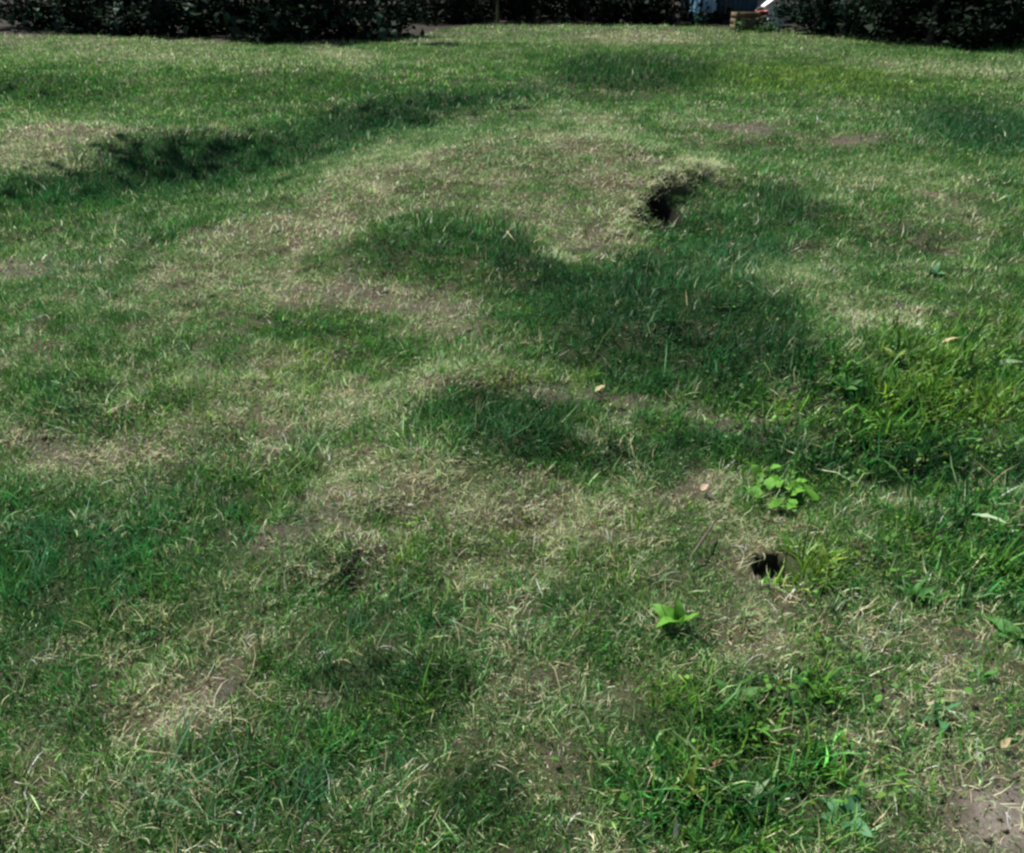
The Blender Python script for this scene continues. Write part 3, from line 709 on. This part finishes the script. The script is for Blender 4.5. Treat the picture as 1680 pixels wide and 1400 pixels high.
p = hit(1223, 50)
cr = thing('wooden_crate', 'ochre weathered wooden crate on the grass in front of the slate-blue shed', 'crate', (p.x, p.y + 0.1, p.z - 0.01), 0.1)
W = 0.34
for k in range(3):
    z0 = 0.015 + 0.145 * k
    for yy, nm in ((-0.20, 'plank'), (0.20, 'plank')):
        block(nm, (-W, W, yy - 0.011, yy + 0.011, z0, z0 + 0.13), M_CRATE, cr)
    for xx in (-W + 0.012, W - 0.012): block('plank', (xx - 0.011, xx + 0.011, -0.186, 0.186, z0, z0 + 0.13), M_CRATE, cr)
for xx in (-W + 0.05, W - 0.05): block('batten', (xx - 0.025, xx + 0.025, -0.226, -0.2125, 0.0, 0.46), M_CRATE, cr)
block('base', (-W + 0.03, W - 0.03, -0.186, 0.186, 0.02, 0.035), M_CRATE, cr)

p = hit(1249, 47)
bk = thing('bucket', 'red plastic bucket between the ochre crate and the white hut', 'bucket', (p.x, p.y + 0.1, float(height(p.x, p.y + 0.1))))
prof = [(0.0, 0.012), (0.12, 0.012), (0.125, 0.0), (0.165, 0.40), (0.175, 0.40), (0.175, 0.425), (0.155, 0.425), (0.115, 0.03), (0.0, 0.03)]
V, T = [], []
for r, zz in prof:
    for k in range(24): V.append((r * math.cos(k * math.pi / 12), r * math.sin(k * math.pi / 12), zz))
for i in range(len(prof) - 1):
    for k in range(24):
        a, bb = i * 24 + k, i * 24 + (k + 1) % 24
        T += [(a, bb, bb + 24), (a, bb + 24, a + 24)]
obj('body', tri_mesh('body', V, T, None, True), M_RED, bk)
arc = [(0.178 * math.cos(t), 0.02 + 0.178 * math.sin(t) * 0.35, 0.41 + 0.10 * math.sin(t)) for t in np.linspace(0, math.pi, 9)]
tv, tt, _ = tube(arc, [0.006] * 9, 6)
obj('handle', tri_mesh('handle', tv, tt, None, True), M_GREY, bk)

p = hit(1277, 45)
hut = thing('hut', 'small white gabled hut with a brown sloping roof at the far lawn edge', 'hut', (p.x, p.y + 0.5, p.z - 0.02), -0.12)
hw, he, ha, dp = 0.25, 0.40, 0.66, 0.6
V = [(-hw, 0, 0), (hw, 0, 0), (hw, 0, he), (-0.06, 0, ha), (-hw, 0, he + 0.10), (-hw, dp, 0), (hw, dp, 0), (hw, dp, he), (-0.06, dp, ha), (-hw, dp, he + 0.10)]
T = [(0, 1, 2), (0, 2, 3), (0, 3, 4), (6, 5, 9), (6, 9, 8), (6, 8, 7), (1, 6, 7), (1, 7, 2), (5, 0, 4), (5, 4, 9), (4, 3, 8), (4, 8, 9), (3, 2, 7), (3, 7, 8)]
obj('wall', tri_mesh('wall', V, T), M_WHITE, hut)
def slab(name, a, bvec, y0, y1, th, mat, parent):
    a, bvec = Vector(a), Vector(bvec); n = Vector((-(bvec - a).z, 0, (bvec - a).x)).normalized() * th
    V = [(q.x, yy, q.z) for yy in (y0, y1) for q in (a, bvec, bvec + n, a + n)]
    T = [(0, 1, 2), (0, 2, 3), (5, 4, 7), (5, 7, 6), (1, 5, 6), (1, 6, 2), (4, 0, 3), (4, 3, 7), (3, 2, 6), (3, 6, 7), (4, 5, 1), (4, 1, 0)]
    return obj(name, tri_mesh(name, V, T), mat, parent)
slab('roof', (-0.06, 0, ha + 0.004), (hw + 0.10, 0, he - 0.075), -0.08, dp + 0.05, 0.035, M_ROOF, hut)
slab('roof', (-hw - 0.05, 0, he + 0.067), (-0.062, 0, ha + 0.004), -0.08, dp + 0.05, 0.03, M_WHITE, hut)

p = hit(1280, 44)
gs = thing('water_tank', 'pale grey upright water tank behind the roof of the white hut', 'tank', (p.x + 0.22, p.y + 3.2, float(height(p.x, p.y + 3.2)) - 0.02))
prof = [(0.0, 0.02), (0.50, 0.02), (0.53, 0.06)] + [(0.53 + 0.012 * (k % 2), 0.1 + 0.09 * k) for k in range(14)] + [(0.50, 1.34), (0.16, 1.45), (0.15, 1.50), (0.0, 1.50)]
V, T = [], []
for r, zz in prof:
    for k in range(28): V.append((r * math.cos(k * math.pi / 14), r * math.sin(k * math.pi / 14), zz))
for i in range(len(prof) - 1):
    for k in range(28):
        a, bb = i * 28 + k, i * 28 + (k + 1) % 28
        T += [(a, bb, bb + 28), (a, bb + 28, a + 28)]
obj('body', tri_mesh('body', V, T, None, True), M_GREY, gs)

# pale blue sheets hanging on a line left of the shed
p = hit(1160, 42)
ln = thing('washing_line', 'low washing line between two posts left of the slate-blue shed', 'washing line', (p.x, p.y + 1.2, float(height(p.x, p.y + 1.2))))
for xx in (-0.55, 0.72):
    tv, tt, _ = tube([(xx, 0, -0.1), (xx, 0, 0.8), (xx, 0, 1.5)], [0.025, 0.024, 0.022], 8); obj('post', tri_mesh('post', tv, tt, None, True), M_BARK, ln)
tv, tt, _ = tube([(-0.55, 0, 1.46), (0.1, 0, 1.41), (0.72, 0, 1.46)], [0.005] * 3, 5); obj('line', tri_mesh('line', tv, tt), M_GREY, ln)
base = ln.location
for x0, x1, zb, lab in ((-0.30, 0.0, 0.16, 'narrow pale blue cloth hanging on the line, left of the wider one'), (0.06, 0.46, 0.24, 'wider pale blue cloth hanging next to the slate-blue shed')):
    V, T = [], []
    nxs, nzs = 14, 12
    for i in range(nzs + 1):
        for k in range(nxs + 1):
            u, w = k / nxs, i / nzs
            V.append((x0 + (x1 - x0) * u + 0.01 * math.sin(9 * w), 0.035 * math.sin(u * 13 + w * 2) * (0.3 + w), 1.43 + (zb + 0.10 * abs(u - 0.45) - 1.43) * w))
    for i in range(nzs):
        for k in range(nxs):
            a = i * (nxs + 1) + k; T += [(a, a + 1, a + nxs + 2), (a, a + nxs + 2, a + nxs + 1)]
    o = obj('hanging_cloth', tri_mesh('hanging_cloth', V, T, None, True), M_SHEET, None, label=lab, category='cloth', group='cloths on the washing line')
    o.location = base; sm = o.modifiers.new('thickness', 'SOLIDIFY'); sm.thickness = 0.004
p = hit(1152, 40)
plant('low_plant', 'pale teal leafy plant growing below the hanging blue cloths', 'plant', p.x + 0.02, p.y + 0.3, 0.42, 0.20, 5, 0.09, (0.06, 0.13, 0.09), 0.05, None, 0.4, 160, M_STEM, 0.008)

for px, py, hh, lab in ((1208, 52, 0.28, 'leafy plant half hiding the left end of the ochre crate'), (1241, 53, 0.20, 'small plant growing against the right front of the ochre crate'), (1263, 52, 0.24, 'leafy plant growing at the foot of the white hut')):
    p = hit(px, py)
    plant('low_plant', lab, 'plant', p.x, p.y - 0.25, hh, 0.14, 5, 0.07, (0.045, 0.10, 0.035), 0.05, None, 0.4, 120, M_STEM, 0.006)

# ------------------------------------------------------------------ weeds and broad leaves in the lawn
LEAFMAT = {'bright': leaf_mat('bright_leaf', (0.070, 0.185, 0.022), 0.38, 0.012, 0.6, 0.6), 'green': leaf_mat('green_leaf', (0.036, 0.12, 0.022), 0.35, 0.015, 0.6, 0.45),
           'teal': leaf_mat('bluish_leaf', (0.04, 0.125, 0.05), 0.32, 0.02, 0.6, 0.45), 'lime': leaf_mat('yellow_green_leaf', (0.13, 0.20, 0.03), 0.38, 0.012, 0.6, 0.4),
           'pale': leaf_mat('pale_leaf', (0.19, 0.27, 0.15), 0.3, 0.02, 0.6, 0.3), 'straw': leaf_mat('straw_leaf', (0.32, 0.27, 0.14), 0.25, 0.01, 0.6, 0.35),
           'pink': leaf_mat('pinkish_dry_leaf', (0.27, 0.19, 0.14), 0.15, 0.01, 0.6, 0.35), 'white': leaf_mat('bleached_leaf', (0.40, 0.39, 0.30), 0.2, 0.02, 0.6, 0.2),
           'brown': leaf_mat('brown_leaf', (0.13, 0.075, 0.035), 0.1, 0.01, 0.6, 0.3)}
def weed(px, py, label, tone, n, L, W, up=0.35, name='weed', cat='weed', group='broad-leaved weeds in the lawn', point=0.6, spread=6.283, a0=0.0, droop=0.45, fold=0.25, leaf='leaf', scatter=0.0, lift=0.0):
    p = hit(px, py)
    t = thing(name, label, cat, p, 0, group)
    meshes = []
    for k in range(min(n, 4)):
        me = big_leaf_mesh(leaf, L, W * (0.85 + 0.1 * k), fold, droop + 0.12 * k, 6, 0.06, point); meshes.append(me)
    for k in range(n):
        me = meshes[k % len(meshes)]
        if not me.materials: me.materials.append(LEAFMAT[tone])
        o = bpy.data.objects.new(leaf, me); COL.objects.link(o); o.parent = t
        a = a0 + spread * (k / max(n, 1)) + rng.uniform(-0.3, 0.3)
        r = scatter * math.sqrt(rng.random()) if scatter else 0.004
        b2 = rng.uniform(0, 6.283) if scatter else a
        lx, ly = r * math.cos(b2), r * math.sin(b2)
        o.location = (lx, ly, float(height(p.x + lx, p.y + ly)) - p.z + rng.uniform(-0.006, 0.006) + (0.018 if scatter else lift))
        o.rotation_euler = (rng.uniform(-0.6, 0.6), -up * rng.uniform(0.4, 1.5), a)
        q_ = rng.uniform(0.6, 1.1); o.scale = (q_, q_ * rng.uniform(0.75, 1.15), q_ * rng.uniform(0.5, 1.3))
    return t

weed(1275, 805, 'bright green weed patch with round leaves under the dark grass bank', 'bright', 34, 0.052, 0.045, 0.55, scatter=0.125, fold=0.15)
weed(1112, 1035, 'weed with three bright upright leaves left of the bare straw patch', 'bright', 5, 0.085, 0.042, 0.8, lift=0.022)
weed(1206, 1152, 'plantain-like rosette with pale green leaves below the pinkish straw', 'green', 7, 0.075, 0.034, 0.55)
weed(1540, 1182, 'small weed with three pale leaves beside tan dead grass at the right', 'teal', 4, 0.062, 0.030, 0.8)
weed(1668, 1052, 'glossy green rosette cut by the right edge of the photo', 'green', 6, 0.078, 0.036, 0.6)
weed(1352, 940, 'yellow-green weed with narrow leaves right of the small dark hole', 'lime', 10, 0.095, 0.022, 0.8)
weed(1604, 1120, 'flat green weed right of tan dead grass near the right edge', 'green', 5, 0.055, 0.036, 0.35)
weed(1530, 452, 'pale teal weed standing on the dark hollow at the right', 'teal', 6, 0.085, 0.045, 0.9)
weed(1622, 600, 'weed with long pale leaves lying towards the right edge', 'pale', 5, 0.13, 0.024, 0.25, a0=-0.4, spread=1.2)
weed(1385, 1345, 'dark bluish weed low in the grass at the bottom', 'teal', 6, 0.065, 0.036, 0.45)
weed(1236, 1330, 'weed with two light leaves forming a V above the bottom edge', 'pale', 3, 0.085, 0.018, 1.1, a0=0.2, spread=1.8)
weed(1130, 1310, 'lime-green weed with narrow leaves at the bottom, left of the V', 'lime', 6, 0.075, 0.018, 1.0)
weed(1560, 770, 'broad-leaved weed in the dark grass of the right-hand bank', 'green', 7, 0.07, 0.03, 0.6)
weed(1385, 640, 'weed with light green leaves amid lush grass on the right-hand bank', 'green', 8, 0.075, 0.03, 0.7)
weed(1468, 590, 'yellowish weed at the top of the lush right-hand bank', 'lime', 7, 0.08, 0.026, 0.8)
weed(1500, 980, 'green weed in the shade right of the yellow-green narrow weed', 'green', 7, 0.07, 0.026, 0.6)
weed(588, 56, 'tan and green weed at the right foot of the dark hedge', 'lime', 10, 0.30, 0.14, 0.6)
weed(626, 42, 'far weed with a bright leaf right of the hedge end', 'pale', 5, 0.24, 0.14, 0.7)

def dry(px, py, label, tone, L, W, rot, tilt=0.05, fold=0.3, droop=0.25, cat='dry leaf', lift=0.014, roll=0.0, name='dry_leaf', group='fallen dry leaves and blades'):
    p = hit(px, py)
    o = obj(name, big_leaf_mesh(name, L, W, fold, droop, 6, 0.10, 0.7), LEAFMAT[tone], None, label=label, category=cat, group=group)
    o.location = p + Vector((0, 0, lift)); o.rotation_euler = (roll, -tilt, rot)
    return o
dry(975, 655, 'yellowish dry leaf lying on the bare soil under the dark hummock', 'straw', 0.05, 0.026, 0.4, 0.3, lift=0.03)
dry(1150, 815, 'pinkish dry leaf left of the bright round-leaved weed', 'pink', 0.034, 0.022, 0.6, 0.4, lift=0.02)
dry(1106, 1388, 'bleached pale blade standing at the bottom edge', 'white', 0.05, 0.010, 1.5, 1.2)
dry(1474, 1180, 'upright straw blade on the bare brown ground at the right', 'straw', 0.045, 0.012, 1.7, 1.3)
dry(1588, 868, 'pale whitish leaf slanting down in the dark grass at the right', 'pale', 0.105, 0.022, -0.9, 0.1, lift=0.05)
dry(832, 1012, 'bluish white dry blade in the middle of the foreground', 'pale', 0.05, 0.010, -0.9, 0.3, lift=0.03)
dry(1160, 1275, 'orange-brown dry leaf in the grass at the bottom', 'brown', 0.04, 0.012, 0.5, 0.2, lift=0.02)
dry(1640, 1235, 'curled pale dry leaf on the bare ground at the right edge', 'straw', 0.032, 0.016, 0.5, 0.5)
dry(70, 432, 'small bleached leaf on the brown soil at the left edge', 'white', 0.05, 0.02, 1.0, 0.5)
dry(1540, 575, 'bleached leaf on the straw strip above the right-hand bank', 'straw', 0.08, 0.02, 0.1, 0.2, lift=0.03)

tw = hit(1128, 935); tw2 = hit(1186, 858)
tv, tt, _ = tube([tw + Vector((0, 0, 0.03)), tw.lerp(tw2, 0.4) + Vector((0.004, 0, 0.05)), tw.lerp(tw2, 0.75) + Vector((-0.003, 0, 0.045)), tw2 + Vector((0, 0, 0.035))], [0.0035, 0.004, 0.003, 0.0015], 6)
o = obj('twig', tri_mesh('twig', tv, tt, None, True), M_BARK, None, label='thin dark twig lying up the slope left of the small hole', category='twig')

# ------------------------------------------------------------------ longer grass tufts that stand out one by one
BL = {}
def long_blade(tone, k):
    if (tone, k) not in BL:
        r0 = np.zeros((1, 3))
        arr = blade_arrays(r0, np.zeros(1), np.array([0.15 + 0.16 * k]), np.array([0.4 + 0.3 * (k % 3)]), np.array([0.10 + 0.012 * k]), np.array([0.0036]), np.zeros((1, 3)), 5, None, None, np.array([0.12 * (k % 3 - 1)]))
        me = tri_mesh('blade', arr[0], arr[1]); me.materials.append(LEAFMAT[tone]); BL[(tone, k)] = me
    return BL[(tone, k)]
def tuft(px, py, label, tone, n, size, lean=None):
    p = hit(px, py)
    t = thing('grass_tuft', label, 'grass tuft', p, 0, 'longer grass tufts in the lawn')
    for k in range(n):
        o = bpy.data.objects.new('blade', long_blade(tone, int(rng.integers(0, 5)))); COL.objects.link(o); o.parent = t
        a = rng.uniform(0, 6.283) if lean is None else lean + rng.normal(0, 0.7)
        o.location = (0.012 * rng.normal(), 0.012 * rng.normal(), -0.004); o.rotation_euler = (0, 0, a); s_ = size * rng.uniform(0.6, 1.15); o.scale = (s_, s_, s_)
TUFTS = [
    (262, 1320, 'green tuft with long V-spread blades at the lower left', 'teal', 6, 1.2, None), (330, 1260, 'tuft of thin green blades leaning right at the lower left', 'teal', 5, 1.0, 0.9),
    (400, 1385, 'green tuft with one long blade at the bottom left', 'teal', 5, 1.2, None), (485, 1330, 'tuft of upright bluish blades in the dark grass at the bottom', 'teal', 6, 1.0, 1.5),
    (690, 1165, 'bright green tuft forking into an A shape in the foreground', 'bright', 6, 0.9, None), (580, 1040, 'tuft of thin blades leaning right above the foreground hollow', 'teal', 8, 0.9, 0.7),
    (655, 985, 'long-bladed tuft left of the foreground straw slope', 'teal', 8, 0.9, 0.8), (555, 1085, 'dark tuft below the thin right-leaning one', 'green', 6, 0.9, 0.8),
    (1140, 1345, 'light green tuft at the bottom right of centre', 'bright', 7, 0.9, None), (1245, 1395, 'bright tuft at the bottom edge with arching blades', 'bright', 8, 0.9, None),
    (1450, 1120, 'light green tuft on thin brown grass at the right', 'green', 6, 0.8, None), (1390, 1290, 'green tuft beside the bare brown ground at the bottom right', 'bright', 7, 0.9, None),
    (880, 910, 'lime tuft in the middle of the foreground straw slope', 'lime', 7, 0.7, None), (1080, 950, 'pale spiky tuft left of the dark twig', 'pale', 8, 0.8, None),
    (800, 640, 'yellow tuft behind the small dark hummock', 'lime', 8, 0.7, 1.6), (935, 648, 'yellow tuft at the left of the bare soil strip', 'lime', 8, 0.7, 1.6),
    (460, 590, 'yellow-green tuft on the left slope', 'lime', 9, 0.9, None), (570, 495, 'pale arching tuft on the brown mound side', 'pale', 4, 1.1, 0.2),
    (1560, 600, 'tall upright tuft on the right-hand bank', 'bright', 8, 1.1, 1.5), (1450, 640, 'bright tuft in the middle of the right-hand bank', 'bright', 9, 0.9, None),
    (1330, 690, 'light tuft at the left of the right-hand bank', 'green', 9, 0.9, None), (1660, 640, 'arching tuft at the right edge on the bank', 'green', 8, 1.0, None),
    (1400, 1000, 'green tuft below the yellow-green narrow weed', 'green', 7, 0.8, None), (1560, 940, 'tuft of broad green blades in the dark right-hand grass', 'green', 8, 0.9, None),
    (1310, 860, 'straw-coloured tuft below the bright round-leaved weed', 'straw', 7, 0.7, None), (1480, 840, 'pale tuft on the tan patch under the bank', 'straw', 7, 0.7, None),
    (180, 900, 'bluish tuft in the lush grass at the left edge', 'teal', 8, 0.8, None), (60, 960, 'bluish upright tuft at the far left of the foreground', 'teal', 8, 0.9, 1.5),
    (150, 1010, 'green tuft below the bluish upright one at the left', 'green', 8, 0.9, None), (1030, 1300, 'straw tuft in the lower middle', 'straw', 7, 0.7, None),
]
for a in TUFTS: tuft(*a)
